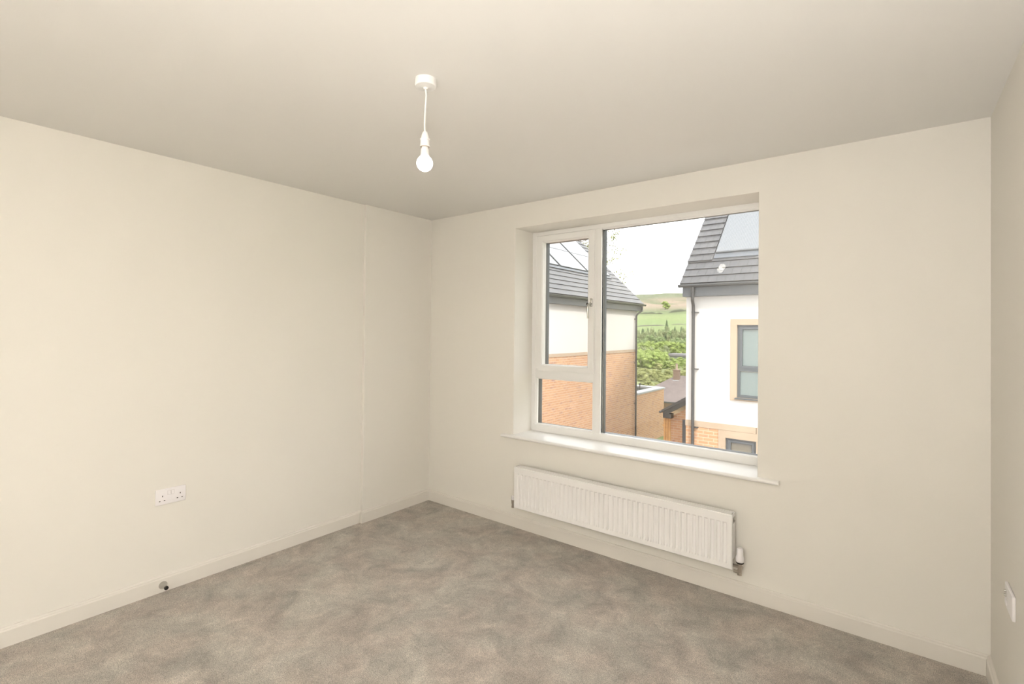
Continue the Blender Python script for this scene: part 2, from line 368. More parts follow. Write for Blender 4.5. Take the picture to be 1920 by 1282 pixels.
# glazing beads, spacer bars and double panes
def glazing(x0, x1, z0, z1, tilt_in=(0, 0), tilt_out=(0, 0)):
    bm = BM(); ring(bm, x0-.014, x1+.014, z0-.014, z1+.014, .014, .238, .262, bev=.006); struct('glazing_bead', bm, M['upvc'], win, smooth=True)
    bm = BM(); ring(bm, x0-.012, x1+.012, z0-.012, z1+.012, .0115, .2635, .2855, bev=.0005); struct('spacer_bar', bm, M['spacer'], win)
    for y, tl in ((.2615, tilt_in), (.2855, tilt_out)):
        bm = BM(); box(bm, x0-.011, x1+.011, y-.002, y+.002, z0-.011, z1+.011)
        c = Vector(((x0+x1)/2, y, (z0+z1)/2))
        bmesh.ops.rotate(bm, cent=c, matrix=Matrix.Rotation(tl[0], 3, 'Z'), verts=bm.verts)
        bmesh.ops.rotate(bm, cent=c, matrix=Matrix.Rotation(tl[1], 3, 'X'), verts=bm.verts)
        struct('glass_pane', bm, M['glass'], win)
glazing(1.039, 1.431, 1.199, 2.139)
glazing(.979, 1.465, .736, 1.083)
glazing(1.536, 2.560, .731, 2.186, (-.0118, .0066), (-.0035, .0010))
# sill board with bullnose
bm = BM(); nz = [(FY+.02, OZ0), (FY+.02, OZ0+.022), (-.026, OZ0+.022), (-.032, OZ0+.020), (-.0365, OZ0+.015), (-.038, OZ0+.011), (-.0365, OZ0+.006), (-.032, OZ0+.002), (-.026, OZ0)]
prism(bm, nz, 'x', OX0, OX1)
nz2 = [(0, OZ0)]+[(0, OZ0+.022)]+nz[2:]
prism(bm, nz2, 'x', .842, OX0); prism(bm, nz2, 'x', OX1, 2.712)
bmesh.ops.remove_doubles(bm, verts=bm.verts, dist=1e-5)
struct('window_sill', bm, M['sill'], win, smooth=True)

# ------------------------------------------------------------------ radiator
RX0, RX1, RY, RZ0, RZ1 = 1.022, 2.503, -.102, .180, .474
rad = thing('radiator', ((RX0+RX1)/2, -.07, RZ0), 'long low white panel radiator with vertical flutes mounted under the window', 'radiator')
bm = BM()
NP = 44; x_in0, x_in1 = RX0+.022, RX1-.022; pitch = (x_in1-x_in0)/NP
offs = [(0, 0), (.16, 0), (.30, 1), (.70, 1), (.84, 0)]
cols = [(RX0, 0), (RX0+.004, 0)]
for k in range(NP):
    for u, d in offs: cols.append((x_in0+(k+u)*pitch, d))
cols += [(x_in1, 0), (RX1-.004, 0), (RX1, 0)]
rows = [(RZ0, 0), (RZ0+.004, 0), (RZ0+.030, 0), (RZ0+.042, 1), (RZ1-.052, 1), (RZ1-.044, 0), (RZ1-.004, 0), (RZ1, 0)]
V = {}
for i, (x, dx) in enumerate(cols):
    for j, (z, dz) in enumerate(rows):
        y = RY + .0085*dx*dz
        if i in (0, len(cols)-1) or j in (0, len(rows)-1): y = RY+.004
        V[i, j] = bm.verts.new((x, y, z))
for i in range(len(cols)-1):
    for j in range(len(rows)-1): bm.faces.new((V[i, j], V[i+1, j], V[i+1, j+1], V[i, j+1]))
bd = [V[i, 0] for i in range(len(cols))]+[V[len(cols)-1, j] for j in range(1, len(rows))]+[V[i, len(rows)-1] for i in range(len(cols)-2, -1, -1)]+[V[0, j] for j in range(len(rows)-2, 0, -1)]
bk = [bm.verts.new((v.co.x, RY+.016, v.co.z)) for v in bd]
for k in range(len(bd)): bm.faces.new((bd[k], bd[(k+1) % len(bd)], bk[(k+1) % len(bk)], bk[k]))
bm.faces.new(bk)
obj('fluted_panel', bm, M['rad'], rad, smooth=True)
# top grille
bm = BM()
for y0, y1 in ((RY+.002, RY+.014), (-.050, -.040)): box(bm, RX0+.002, RX1-.002, y0, y1, RZ1-.006, RZ1+.002, bev=.0015)
for y in (-.0815, -.072, -.0625, -.0545): box(bm, RX0+.01, RX1-.01, y-.0036, y+.0036, RZ1-.004, RZ1, bev=.0008)
k = RX0+.02
while k < RX1-.01: box(bm, k-.0015, k+.0015, RY+.010, -.048, RZ1-.007, RZ1-.002); k += .060
obj('top_grille', bm, M['rad'], rad)
bm = BM(); k = RX0+.03                                     # convector fins inside
while k < RX1-.03: box(bm, k-.0006, k+.0006, RY+.018, -.050, RZ0+.03, RZ1-.03); k += .015
box(bm, RX0+.02, RX1-.02, RY+.0155, RY+.019, RZ0+.02, RZ1-.02)
obj('convector_fins', bm, M['rad'], rad)
for x0, x1 in ((RX0, RX0+.003), (RX1-.003, RX1)):
    bm = BM(); box(bm, x0, x1, RY+.010, -.042, RZ0+.050, RZ1-.052, bev=.001)
    box(bm, x0, x1, RY+.010, -.042, RZ1-.020, RZ1, bev=.001); obj('side_panel', bm, M['rad'], rad)
bm = BM(); lathe(bm, [(.009, 0), (.009, .006), (.006, .006), (.006, .012), (0, .012)], (RX1-.004, -.074, RZ1-.036), (1, 0, 0), 6)
obj('bleed_valve', bm, M['chrome'], rad)
for x in (RX0+.16, RX1-.16):
    bm = BM(); box(bm, x-.015, x+.015, -.050, -.001, RZ0+.05, RZ0+.22, bev=.002); obj('wall_bracket', bm, M['rad'], rad)
# thermostatic valve on the right
tv = obj('thermostatic_valve', lathe(BM(), [(.012, 0), (.012, .012), (.010, .014), (.010, .055), (.013, .057), (.013, .064)], (2.534, -.070, .152), n=16), M['brass'], rad, smooth=True)
bm = BM()
lathe(bm, [(.013, 0), (.013, .010), (.009, .012), (.009, .040)], (2.538, -.070, .196), (-1, 0, 0), 6)
lathe(bm, [(.011, 0), (.0115, .014), (.0075, .016), (.0075, .068)], (2.530, -.070, .168), (0, 1, 0), 12)
lathe(bm, [(.008, 0), (.008, .03)], (2.534, -.07, .165), (-1, .1, 0), 12)
obj('valve_tail', bm, M['brass'], tv, smooth=True)
bm = BM(); lathe(bm, [(.0185, 0), (.0200, .003), (.0200, .008)], (2.536, -.070, .216), n=24); obj('black_collar', bm, M['black'], tv, smooth=True)
bm = BM(); lathe(bm, [(.0195, 0), (.0215, .006), (.0215, .022), (.0165, .038), (.0155, .066), (.0135, .072), (0, .073)], (2.536, -.070, .224), n=28)
obj('white_dial', bm, M['plastic'], tv, smooth=True)
# lockshield valve on the left
lv = obj('lockshield_valve', lathe(BM(), [(.011, 0), (.011, .014), (.009, .016), (.009, .030), (.012, .032), (.012, .056)], (.992, -.070, .166), n=14), M['brass'], rad, smooth=True)
bm = BM(); lathe(bm, [(.011, 0), (.011, .010), (.0075, .012), (.0075, .036)], (.986, -.070, .200), (1, 0, 0), 6)
lathe(bm, [(.009, 0), (.009, .012), (.0075, .013), (.0075, .068)], (.992, -.070, .174), (0, 1, 0), 12)
obj('valve_tail', bm, M['brass'], lv, smooth=True)
bm = BM(); lathe(bm, [(.010, 0), (.013, .004), (.012, .028), (0, .030)], (.992, -.070, .222), n=18); obj('white_cap', bm, M['plastic'], lv, smooth=True)

# ------------------------------------------------------------------ ceiling pendant with bare bulb
PX, PY = 1.79, -1.68
pen = thing('pendant_light', (PX, PY, H), 'bare lit opal bulb on a short white flex from a round white ceiling rose', 'ceiling light')
bm = BM(); lathe(bm, [(.0405, 0), (.041, -.020), (.0405, -.024), (.0375, -.0275), (.012, -.030), (.009, -.031), (.006, -.036), (0, -.036)], (PX, PY, H), n=40)
obj('ceiling_rose', bm, M['lampwhite'], pen, smooth=True)
bm = BM()
tube(bm, [(PX, PY, H-.033), (PX+.003, PY+.001, H-.06), (PX+.001, PY, H-.10), (PX-.002, PY, H-.14), (PX-.0025, PY, H-.17), (PX-.001, PY, H-.195), (PX, PY, H-.210)], .0034, 10)
obj('flex', bm, M['lampwhite'], pen, smooth=True)
bm = BM(); zt = 2.204
lathe(bm, [(.0045, 0), (.0085, -.003), (.012, -.012), (.0145, -.024), (.0150, -.028), (.0185, -.029), (.0185, -.0325), (.0165, -.034), (.0170, -.052), (.0180, -.054), (.0180, -.058), (.0135, -.0585), (.012, -.052), (0, -.052)], (PX, PY, zt), n=32, cap=False)
obj('lamp_holder', bm, M['lampwhite'], pen, smooth=True)
bm = BM(); bz = 2.145
lathe(bm, [(.0115, .010), (.0115, -.002), (.0145, -.010), (.0160, -.030), (.0165, -.034)], (PX, PY, bz), n=32)
obj('bulb_collar', bm, mat('opal_bulb_neck', (.86, .82, .80), .35, bump=(20, .01, .0001), emit=((1, .93, .85), .04)), pen, smooth=True)
bm = BM(); lathe(bm, [(.0128, .004), (.0172, .003), (.0172, -.0005), (.0128, -.0015)], (PX, PY, bz), n=28, cap=False)
obj('gap_ring', bm, M['brass'], pen, smooth=True)  # ring added to draw the dark shaded gap below the holder rim
bm = BM(); cz = bz-.062; rr = .0305
pr = [(.0165, bz-.034-cz)]
for k in range(3, 17):
    a = PI/2 - PI*k/16
    pr.append((rr*math.cos(a), rr*math.sin(a)))
pr[-1] = (0, -rr)
lathe(bm, pr, (PX, PY, cz), n=32, cap=False)
obj('bulb', bm, M['bulb'], pen, smooth=True)

# ------------------------------------------------------------------ sockets and door stop
def rounded_plate(bm, axis_pt, w_, h_, t, bev):
    pass
so = thing('double_socket', (0, -1.918, .519), 'white double power socket with two switches on the left wall', 'socket')
bm = BM(); box(bm, 0, .0095, -1.991, -1.845, .476, .562, bev=.003, seg=3); obj('faceplate', bm, M['plastic'], so, smooth=True)
for yc in (-1.9265, -1.9095):
    bm = BM(); prism(bm, [(.008, .528), (.0125, .528), (.0100, .545), (.0085, .5475), (.008, .5475)], 'y', yc-.006, yc+.006)
    obj('rocker_switch', bm, M['plastic'], so)
    bm = BM(); ring(bm, 0, .0155, 0, .0245, .0012, 0, .0006, bev=.0002)
    for v in bm.verts: v.co = Vector((.0094+v.co.y, yc-.00775+v.co.x, .5255+v.co.z))
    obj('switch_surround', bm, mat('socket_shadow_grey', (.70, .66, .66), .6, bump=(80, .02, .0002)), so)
for yc in (-1.962, -1.877):
    for dy, z, wy, wz in ((.004, .5235, .0042, .0085), (-.0095, .4985, .0070, .0042), (.0135, .4985, .0070, .0042)):
        bm = BM(); box(bm, .0085, .0100, yc+dy-wy/2, yc+dy+wy/2, z-wz/2, z+wz/2, bev=.0004, seg=1); obj('socket_slot', bm, M['dark'], so)

tv_ = thing('television_outlet', (W, -.490, .525), 'white wall plate with small aerial sockets low on the right wall', 'socket')
bm = BM(); box(bm, W-.0095, W, -.565, -.425, .484, .568, bev=.0025, seg=3); obj('faceplate', bm, M['plastic'], tv_, smooth=True)
for z in (.543, .528):
    bm = BM(); lathe(bm, [(.006, 0), (.006, .0015), (.0044, .0015), (.0044, .006), (.002, .006), (.002, .004), (0, .004)], (W-.0095, -.452, z), (-1, 0, 0), 16)
    obj('aerial_connector', bm, M['chrome'], tv_, smooth=True)
bm = BM(); box(bm, W-.0115, W-.009, -.470, -.436, .496, .512, bev=.001); obj('data_shutter', bm, M['plastic'], tv_)

ds = thing('door_stop', (ST, -1.951, .038), 'chrome cone door stop with black rubber tip on the left baseboard', 'door stop')
bm = BM(); lathe(bm, [(.0205, 0), (.0205, .002), (.017, .010), (.0125, .019), (.0095, .028), (.0085, .038), (.0085, .046)], (ST, -1.951, .038), (1, 0, 0), 28)
obj('cone', bm, M['chrome'], ds, smooth=True)
bm = BM(); lathe(bm, [(.0098, 0), (.0105, .003), (.0105, .009), (.0085, .013), (0, .014)], (ST+.044, -1.951, .038), (1, 0, 0), 20)
obj('rubber_tip', bm, M['black'], ds, smooth=True)

# ------------------------------------------------------------------ outside: terrain
HR = [(0, -3.2), (22, -3.2), (30, -4.2), (45, -7.6), (60, -9.2), (110, -9.9), (150, -10.0), (230, -9.0), (300, -4.6), (420, 3.6), (500, 10.2), (600, 21.5), (750, 41.7), (950, 70), (1150, 84), (1500, 90)]
def hr(r):
    for (a, ha), (b, hb) in zip(HR, HR[1:]):
        if r <= b:
            t = (r-a)/(b-a); return ha+(hb-ha)*t
    return HR[-1][1]
def hz(x, y):
    dx, dy = x-CAM.x, y-CAM.y; r = math.hypot(dx, dy)
    h = (hr(r)+hr(r*1.06)+hr(r*.94))/3
    if r < 24: return -3.2
    az = math.atan2(dx, dy)               # 0 = straight out, negative = left
    k = min(1, max(0, (r-150)/500))
    h += k*(noise.noise(Vector((x*.004, y*.004, 0)))*9+noise.noise(Vector((x*.014, y*.014, 3)))*3)
    h += k*k*(az+.36)*28
    h += min(1, max(0, (r-60)/60))*noise.noise(Vector((x*.05, y*.05, 9)))*.7
    return h
bm = BM(); rs = [3.3]; 
while rs[-1] < 1450: rs.append(rs[-1]*1.045+.3)
na = 170; a0, a1 = -1.45, 1.2; P = {}
for i, r in enumerate(rs):
    for j in range(na+1):
        az = a0+(a1-a0)*j/na; x = CAM.x+r*math.sin(az); y = CAM.y+r*math.cos(az)
        if i == 0: y = max(y, .36)
        P[i, j] = bm.verts.new((x, max(y, .36), hz(x, y)))
for i in range(len(rs)-1):
    for j in range(na): bm.faces.new((P[i, j], P[i+1, j], P[i+1, j+1], P[i, j+1]))
bmesh.ops.dissolve_degenerate(bm, edges=bm.edges, dist=1e-4)
def hill_mat():
    mt = mat('hillside_grass', (.2, .3, .08), .95, spec=.05); nt = mt.node_tree; N = nt.nodes; L = nt.links; b = N['Principled BSDF']
    geo = N.new('ShaderNodeNewGeometry'); sep = N.new('ShaderNodeSeparateXYZ'); L.new(geo.outputs['Position'], sep.inputs[0])
    def nz(s, d, vec=None, dist=0):
        n = N.new('ShaderNodeTexNoise'); n.inputs['Scale'].default_value = s; n.inputs['Detail'].default_value = d; n.inputs['Distortion'].default_value = dist
        L.new(vec or geo.outputs['Position'], n.inputs['Vector']); return n
    n1 = nz(.012, 5, dist=.8)
    ad = N.new('ShaderNodeMath'); ad.operation = 'MULTIPLY_ADD'; ad.inputs[1].default_value = 34; L.new(n1.outputs['Fac'], ad.inputs[0]); L.new(sep.outputs['Z'], ad.inputs[2])
    mr = N.new('ShaderNodeMapRange'); mr.inputs[1].default_value = 3; mr.inputs[2].default_value = 103; L.new(ad.outputs[0], mr.inputs[0])
    cr_ = N.new('ShaderNodeValToRGB'); el = cr_.color_ramp.elements
    stops = [(0, (.20, .22, .10)), (.16, (.185, .225, .10)), (.24, (.175, .225, .10)), (.33, (.20, .235, .11)), (.40, (.15, .18, .09)), (.46, (.13, .155, .085)), (.56, (.155, .165, .10)), (.66, (.17, .165, .11)), (.76, (.135, .15, .095)), (.86, (.17, .185, .115)), (1, (.15, .17, .095))]  # greens and browns paled to put distance haze into the colour
    el[0].position = 0; el[0].color = (*stops[0][1], 1); el[1].position = 1; el[1].color = (*stops[-1][1], 1)
    for p, c in stops[1:-1]: e = el.new(p); e.color = (*c, 1)
    L.new(mr.outputs[0], cr_.inputs[0])
    n3 = nz(.0105, 6, dist=1.2); m3 = N.new('ShaderNodeMapRange'); m3.inputs[1].default_value = .36; m3.inputs[2].default_value = .46; L.new(n3.outputs['Fac'], m3.inputs[0])
    mz = N.new('ShaderNodeMapRange'); mz.inputs[1].default_value = 26; mz.inputs[2].default_value = 40; L.new(sep.outputs['Z'], mz.inputs[0])
    mm = N.new('ShaderNodeMath'); mm.operation = 'MULTIPLY'; L.new(m3.outputs[0], mm.inputs[0]); L.new(mz.outputs[0], mm.inputs[1])
    mxx = N.new('ShaderNodeMapRange'); mxx.inputs[1].default_value = -325; mxx.inputs[2].default_value = -285; L.new(sep.outputs['X'], mxx.inputs[0])
    mtt = N.new('ShaderNodeMapRange'); mtt.inputs[1].default_value = 50; mtt.inputs[2].default_value = 62; mtt.inputs[3].default_value = 1; mtt.inputs[4].default_value = 0; L.new(sep.outputs['Z'], mtt.inputs[0])
    m5 = N.new('ShaderNodeMath'); m5.operation = 'MULTIPLY'; L.new(mm.outputs[0], m5.inputs[0]); L.new(mxx.outputs[0], m5.inputs[1])
    m6 = N.new('ShaderNodeMath'); m6.operation = 'MULTIPLY'; L.new(m5.outputs[0], m6.inputs[0]); L.new(mtt.outputs[0], m6.inputs[1]); mm = m6
    br3 = N.new('ShaderNodeMix'); br3.data_type = 'RGBA'; br3.inputs[7].default_value = (.270, .215, .165, 1); L.new(mm.outputs[0], br3.inputs[0]); L.new(cr_.outputs[0], br3.inputs[6])
    n2 = nz(.35, 8); m2 = N.new('ShaderNodeMapRange'); m2.inputs[1].default_value = .3; m2.inputs[2].default_value = .7; m2.inputs[3].default_value = .72; m2.inputs[4].default_value = 1.2; L.new(n2.outputs['Fac'], m2.inputs[0])
    v = N.new('ShaderNodeVectorMath'); v.operation = 'SCALE'; L.new(br3.outputs[2], v.inputs[0]); L.new(m2.outputs[0], v.inputs['Scale']); L.new(v.outputs[0], b.inputs['Base Color'])
    return mt
tag(struct('hillside', bm, hill_mat(), smooth=True), 'green hillside of fields and moor rising beyond the houses', 'hill')
bm = BM()
for x0, x1, y0, y1 in ((-14, 8, .37, 15),):
    box(bm, x0, x1, y0, y1, -3.26, -3.16)
struct('yard', bm, mat('grey_yard_paving', (.42, .39, .35), .9, bump=(8, .2, .01), var=(1.5, (.36, .33, .30), .35, .7)))

# ------------------------------------------------------------------ houses
K = .965; TH = math.atan(K); cT, sT = math.cos(TH), math.sin(TH)
def roof_courses(bm, xa, xb, start, z0, n, sign, along, gauge=.253, thick=.020, skip=None, mi=0):
    """tile courses as overlapping wedges. along='x': the eave runs along x and the roof climbs in +y*sign;
    along='y': the eave runs along y and the roof climbs in x*sign."""
    for k in range(n):
        a, b = xa, xb
        if skip: a, b = skip(k, a, b)
        s0, s1 = k*gauge, (k+1)*gauge+.02
        def pt(t, s, up):
            h = start+sign*(s*cT-up*sT); z = z0+s*sT+up*cT
            return (t, h, z) if along == 'x' else (h, t, z)
        hexa(bm, [pt(a, s0, 0), pt(b, s0, 0), pt(b, s1, -.004), pt(a, s1, -.004),
                  pt(a, s0, thick+.006), pt(b, s0, thick+.006), pt(b, s1, thick*.25), pt(a, s1, thick*.25)], mi)
    return bm
def slab(bm, t0, t1, s0, s1, u0, u1, start, z0, sign, along, mi=0):
    """a box lying on a roof slope: t along the eave, s up the slope, u off the slope"""
    def pt(t, s, up):
        h = start+sign*(s*cT-up*sT); z = z0+s*sT+up*cT
        return (t, h, z) if along == 'x' else (h, t, z)
    return hexa(bm, [pt(t0, s0, u0), pt(t1, s0, u0), pt(t1, s1, u0), pt(t0, s1, u0), pt(t0, s0, u1), pt(t1, s0, u1), pt(t1, s1, u1), pt(t0, s1, u1)], mi)
def gutter(bm, p0, p1, r=.058):
    d = (Vector(p1)-Vector(p0)).normalized(); side = d.cross(Vector((0, 0, 1))); pr = []
    for k in range(9):
        a = PI+PI*k/8; pr.append((r*math.cos(a), r*math.sin(a)))
    pr += [(r*.99, .010), (r*.86, .010), (r*.86, 0)]
    for k in range(8, -1, -1):
        a = PI+PI*k/8; pr.append((r*.86*math.cos(a), r*.86*math.sin(a)))
    A = [bm.verts.new(Vector(p0)+side*x+Vector((0, 0, z))) for x, z in pr]; B = [bm.verts.new(Vector(p1)+side*x+Vector((0, 0, z))) for x, z in pr]; n = len(pr)
    for i in range(n): bm.faces.new((A[i], B[i], B[(i+1) % n], A[(i+1) % n]))
    bm.faces.new(A); bm.faces.new(B[::-1]); return bm

# ---- left house: its side runs away from us on the plane x = -5.06
LX, LY0, LY1 = -5.06, 1.5, 15.96
hl = thing('house', ((LX-3.7), 9, -3.2), 'left house with ivory render over orange brick and solar panels on its grey roof', 'house')
bm = BM(); box(bm, LX-7.4, LX, LY0, LY1, .76, 2.50); obj('rendered_wall', bm, M['render'], hl)
bm = BM(); box(bm, LX-7.4+.01, LX+.012, LY0, LY1+.005, .655, .76); obj('stone_band', bm, M['stone'], hl, label='pale stone band between render and brick')
bm = BM(); box(bm, LX-7.4+.01, LX-.004, LY0+.005, LY1-.004, -3.6, .66); obj('brick_wall', bm, M['brick_x'], hl)
bm = BM(); prism(bm, [(LX-7.4+.01, 2.5), (LX-.01, 2.5), (LX-3.7, 2.5+3.69*K)], 'y', LY0+.02, LY1-.02); obj('gable', bm, M['render'], hl)
ES, EZ = -4.86, 2.575
bm = BM(); box(bm, LX-.02, ES-.03, LY0-.2, LY1+.18, 2.285, 2.50, bev=.004); obj('fascia', bm, M['greymetal'], hl, label='grey box fascia under the eave')
bm = BM(); gutter(bm, (ES+.035, LY0-.2, 2.545), (ES+.035, LY1+.21, 2.545)); obj('gutter', bm, M['gutter'], hl, smooth=True)
NL = 21
bm = BM(); roof_courses(bm, LY0-.15, LY1+.16, ES, EZ, NL, -1, 'y'); obj('tiled_roof', bm, M['tile_x'], hl)
bm = BM(); slab(bm, LY0-.15, LY1+.14, 0, NL*.253, -.09, -.005, ES, EZ, -1, 'y'); obj('roof_boarding', bm, M['greymetal'], hl)
hx_, hz_ = ES-NL*.253*cT, EZ+NL*.253*sT
bm = BM(); hexa(bm, [(hx_, LY0-.15, hz_-.1), (hx_, LY1+.16, hz_-.1), (LX-7.6, LY1+.16, 2.5), (LX-7.6, LY0-.15, 2.5), (hx_, LY0-.15, hz_+.02), (hx_, LY1+.16, hz_+.02), (LX-7.6, LY1+.16, 2.62), (LX-7.6, LY0-.15, 2.62)]); obj('far_roof_slope', bm, M['tile_x'], hl)
bm = BM(); lathe(bm, [(.12, 0), (.12, LY1-LY0+.31)], (hx_, LY0-.15, hz_-.02), (0, 1, 0), 10); obj('ridge_tiles', bm, M['tile_edge'], hl, smooth=True)
bm = BM(); sbar = lambda x: (ES-x)/cT
s_a, s_b, s_c = sbar(-5.97), sbar(-6.78), sbar(-7.60)
for (a, b) in ((s_a, s_b), (s_b, s_c)):
    y = 15.25
    for kk in range(6):
        bmp = BM(); slab(bmp, y-1.80, y-.012, a+.008, b-.006, .03, .085, ES, EZ, -1, 'y'); so_ = obj('solar_panel', bmp, M['solarframe'], hl)
        bmp = BM(); slab(bmp, y-1.785, y-.027, a+.022, b-.020, .08, .0875, ES, EZ, -1, 'y'); obj('panel_glass', bmp, M['solar'], so_)
        y -= 1.92 if kk < 5 else 0
        if y < LY0+2: break
bmp = BM(); slab(bmp, 3.4, 15.25, s_a-.13, s_a, .02, .05, ES, EZ, -1, 'y'); obj('panel_flashing', bmp, M['flash_strip'], hl, label='grey metal flashing strip under the solar panels')
bm = BM(); px_ = LX+.075
tube(bm, [(ES+.035, 15.86, 2.50), (ES+.035, 15.86, 2.36), (ES+.02, 15.85, 2.28), (px_+.03, 15.74, 2.17), (px_, 15.70, 2.08), (px_, 15.70, 1.9), (px_, 15.70, -3.1)], .036, 12)
dp = obj('downpipe', bm, M['pipe'], hl, smooth=True)
for z in (1.95, .2, -1.4):
    bm = BM(); lathe(bm, [(.043, 0), (.043, .03)], (px_, 15.70, z), n=12); box(bm, LX, px_, 15.67, 15.73, z, z+.03); obj('pipe_bracket', bm, M['pipe'], dp)

# ---- flat roofed brick extension at its far end
ex = thing('flat_roofed_extension', (-6.5, 17.4, -3.3), 'flat roofed orange brick extension with pale coping beyond the left house', 'building')
bm = BM()
for a in ((-7.9, LX-.30, 18.63, 18.93), (LX-.30, LX, LY1+.01, 18.93), (-8.2, -7.9, LY1+.01, 18.93)): box(bm, *a, -3.8, -1.085)
obj('brick_wall', bm, M['brick_x'], ex)
bm = BM()
for a in ((-7.87, LX-.36, 18.60, 18.98), (LX-.36, LX+.04, LY1+.02, 18.98), (-8.25, -7.87, LY1+.02, 18.98)): box(bm, *a, -1.085, -1.02)
obj('coping', bm, M['coping'], ex, label='pale grey metal coping round the flat roof')
bm = BM(); box(bm, -7.9, LX-.31, LY1+.03, 18.62, -1.55, -1.45); box(bm, -7.9, LX-.36, 18.585, 18.625, -1.45, -1.09); box(bm, LX-.345, LX-.305, LY1+.03, 18.62, -1.45, -1.09); box(bm, -7.895, -7.86, LY1+.03, 18.62, -1.45, -1.09); obj('roof_deck', bm, M['flatroof'], ex)
bm = BM(); tube(bm, [(-5.98, 18.4, -1.45), (-5.98, 18.4, -.86)], .025, 8); lathe(bm, [(.05, 0), (.05, .05)], (-5.98, 18.4, -.93), n=10); obj('vent_pipe', bm, M['pipe'], ex)

# ---- right house: its front faces us on the plane y = 8.53
RXL, RY_ = -.62, 8.53
h2 = thing('house', (3.2, 12, -3.2), 'right house with ivory render, grey tiled roof and dark downpipe seen through large pane', 'house')
SX0 = .344
bm = BM()
# render zone with the window opening left free
def wall_with_hole(bm, x0, x1, z0, z1, hx0, hx1, hz0, hz1, y0, y1):
    box(bm, x0, hx0, y0, y1, z0, z1); box(bm, hx1, x1, y0, y1, z0, z1)
    if hz0 > z0: box(bm, hx0, hx1, y0, y1, z0, hz0)
    if hz1 < z1: box(bm, hx0, hx1, y0, y1, hz1, z1)
wall_with_hole(bm, RXL, 7.0, -.545, 2.50, SX0, 2.02, -.011, 1.757, RY_, RY_+.3); box(bm, RXL, RXL+.3, RY_+.3, RY_+7.4, -.545, 2.5); box(bm, RXL+.3, 7, RY_+7.1, RY_+7.4, -.545, 2.5)
obj('rendered_wall', bm, M['render'], h2)
bm = BM(); box(bm, RXL-.005, .868-.005, RY_-.012, RY_+.3, -.68, -.545, bev=.003); box(bm, .872, 7.0, RY_-.012, RY_+.3, -.68, -.545, bev=.003)
obj('stone_band', bm, M['stone'], h2, label='buff stone band between render and brick')
bm = BM(); box(bm, RXL+.005, .10, RY_, RY_+.3, -3.4, -.68); box(bm, 1.06, 7, RY_, RY_+.3, -3.4, -.68); box(bm, .10, 1.06, RY_, RY_+.3, -3.4, -2.3); box(bm, RXL+.005, RXL+.3, RY_+.3, RY_+7.4, -3.4, -.545)
obj('brick_wall', bm, M['brick_y'], h2)
bm = BM(); wall_with_hole(bm, SX0, 2.02, -.011, 1.757, .474, 1.89, .056, 1.628, RY_-.014, RY_+.2); obj('window_surround', bm, M['stone'], h2, label='buff stone surround of the upper window')
bm = BM(); wall_with_hole(bm, .10, 1.06, -2.3, -.682, .247, .868, -2.16, -.842, RY_-.012, RY_+.2); obj('window_surround', bm, M['stone'], h2, label='buff stone surround of the ground floor window')
def small_window(name, x0, x1, z0, z1, transom, gm, y=RY_+.05, vent=True, mull=None):
    bm = BM(); ring(bm, x0, x1, z0, z1, .055, y, y+.08, bev=.006)
    if transom: box(bm, x0+.05, x1-.05, y, y+.08, transom-.035, transom+.035, bev=.004)
    if mull: box(bm, mull-.035, mull+.035, y, y+.08, z0+.05, z1-.05, bev=.004)
    f = obj(name, bm, M['aluwin'], h2)
    segs = [(z0, z1)] if not transom else [(z0, transom), (transom, z1)]
    xsg = [(x0, x1)] if not mull else [(x0, mull), (mull, x1)]
    for (a, b) in segs:
        for (xa, xb) in xsg:
            if (a, b) == segs[-1]:
                bm = BM(); ring(bm, xa+.045, xb-.045, a+.03, b-.045, .055, y-.014, y+.06, bev=.008); obj('sash', bm, M['aluwin'], f)
            bm = BM(); box(bm, xa+.05, xb-.05, y+.04, y+.05, a+.05, b-.05); obj('pane', bm, gm, f)
    if vent:
        bm = BM(); box(bm, x0+.14, min(x1-.12, x0+.62), y-.022, y-.006, z1-.075, z1-.055, bev=.003); obj('trickle_vent', bm, M['flash_strip'], f)
    bm = BM(); hexa(bm, [(x0-.03, y-.12, z0-.03), (x1+.03, y-.12, z0-.03), (x1+.03, y+.05, z0-.03), (x0-.03, y+.05, z0-.03), (x0-.03, y-.12, z0-.008), (x1+.03, y-.12, z0-.008), (x1+.03, y+.05, z0+.008), (x0-.03, y+.05, z0+.008)]); obj('sill', bm, M['aluwin'], f)
small_window('upper_window', .474, 1.89, .056, 1.628, .66, M['exglass'], mull=1.2)
small_window('lower_window', .247, .868, -2.16, -.842, None, M['exglass2'])
bm = BM(); box(bm, RXL-.012, 7, 8.30, RY_+.01, 2.262, 2.495, bev=.004); obj('fascia', bm, M['greymetal'], h2, label='dark grey box fascia under the eave')
bm = BM(); gutter(bm, (-.705, 8.245, 2.525), (7, 8.245, 2.525)); obj('gutter', bm, M['gutter'], h2, smooth=True)
E2, EZ2 = 8.29, 2.548
def skp(k, a, b): return a, b
NR = 20
TB = -.10    # left limit of the solar array on the right roof
s_f = .80    # foot of the flashing, up the slope
bm = BM(); roof_courses(bm, -.69, 7.1, E2, EZ2, NR, 1, 'x'); obj('tiled_roof', bm, M['tile_y'], h2)
bm = BM(); roof_courses(bm, -.70, TB-.04, E2+.79*cT-.02*sT, EZ2+.79*sT+.02*cT, NR-4, 1, 'x', thick=.026); obj('raised_tile_strip', bm, M['tile_y'], h2)
bm = BM(); slab(bm, -.68, 7.05, 0, NR*.253, -.09, -.005, E2, EZ2, 1, 'x'); obj('roof_boarding', bm, M['greymetal'], h2)
yr, zr = E2+NR*.253*cT, EZ2+NR*.253*sT
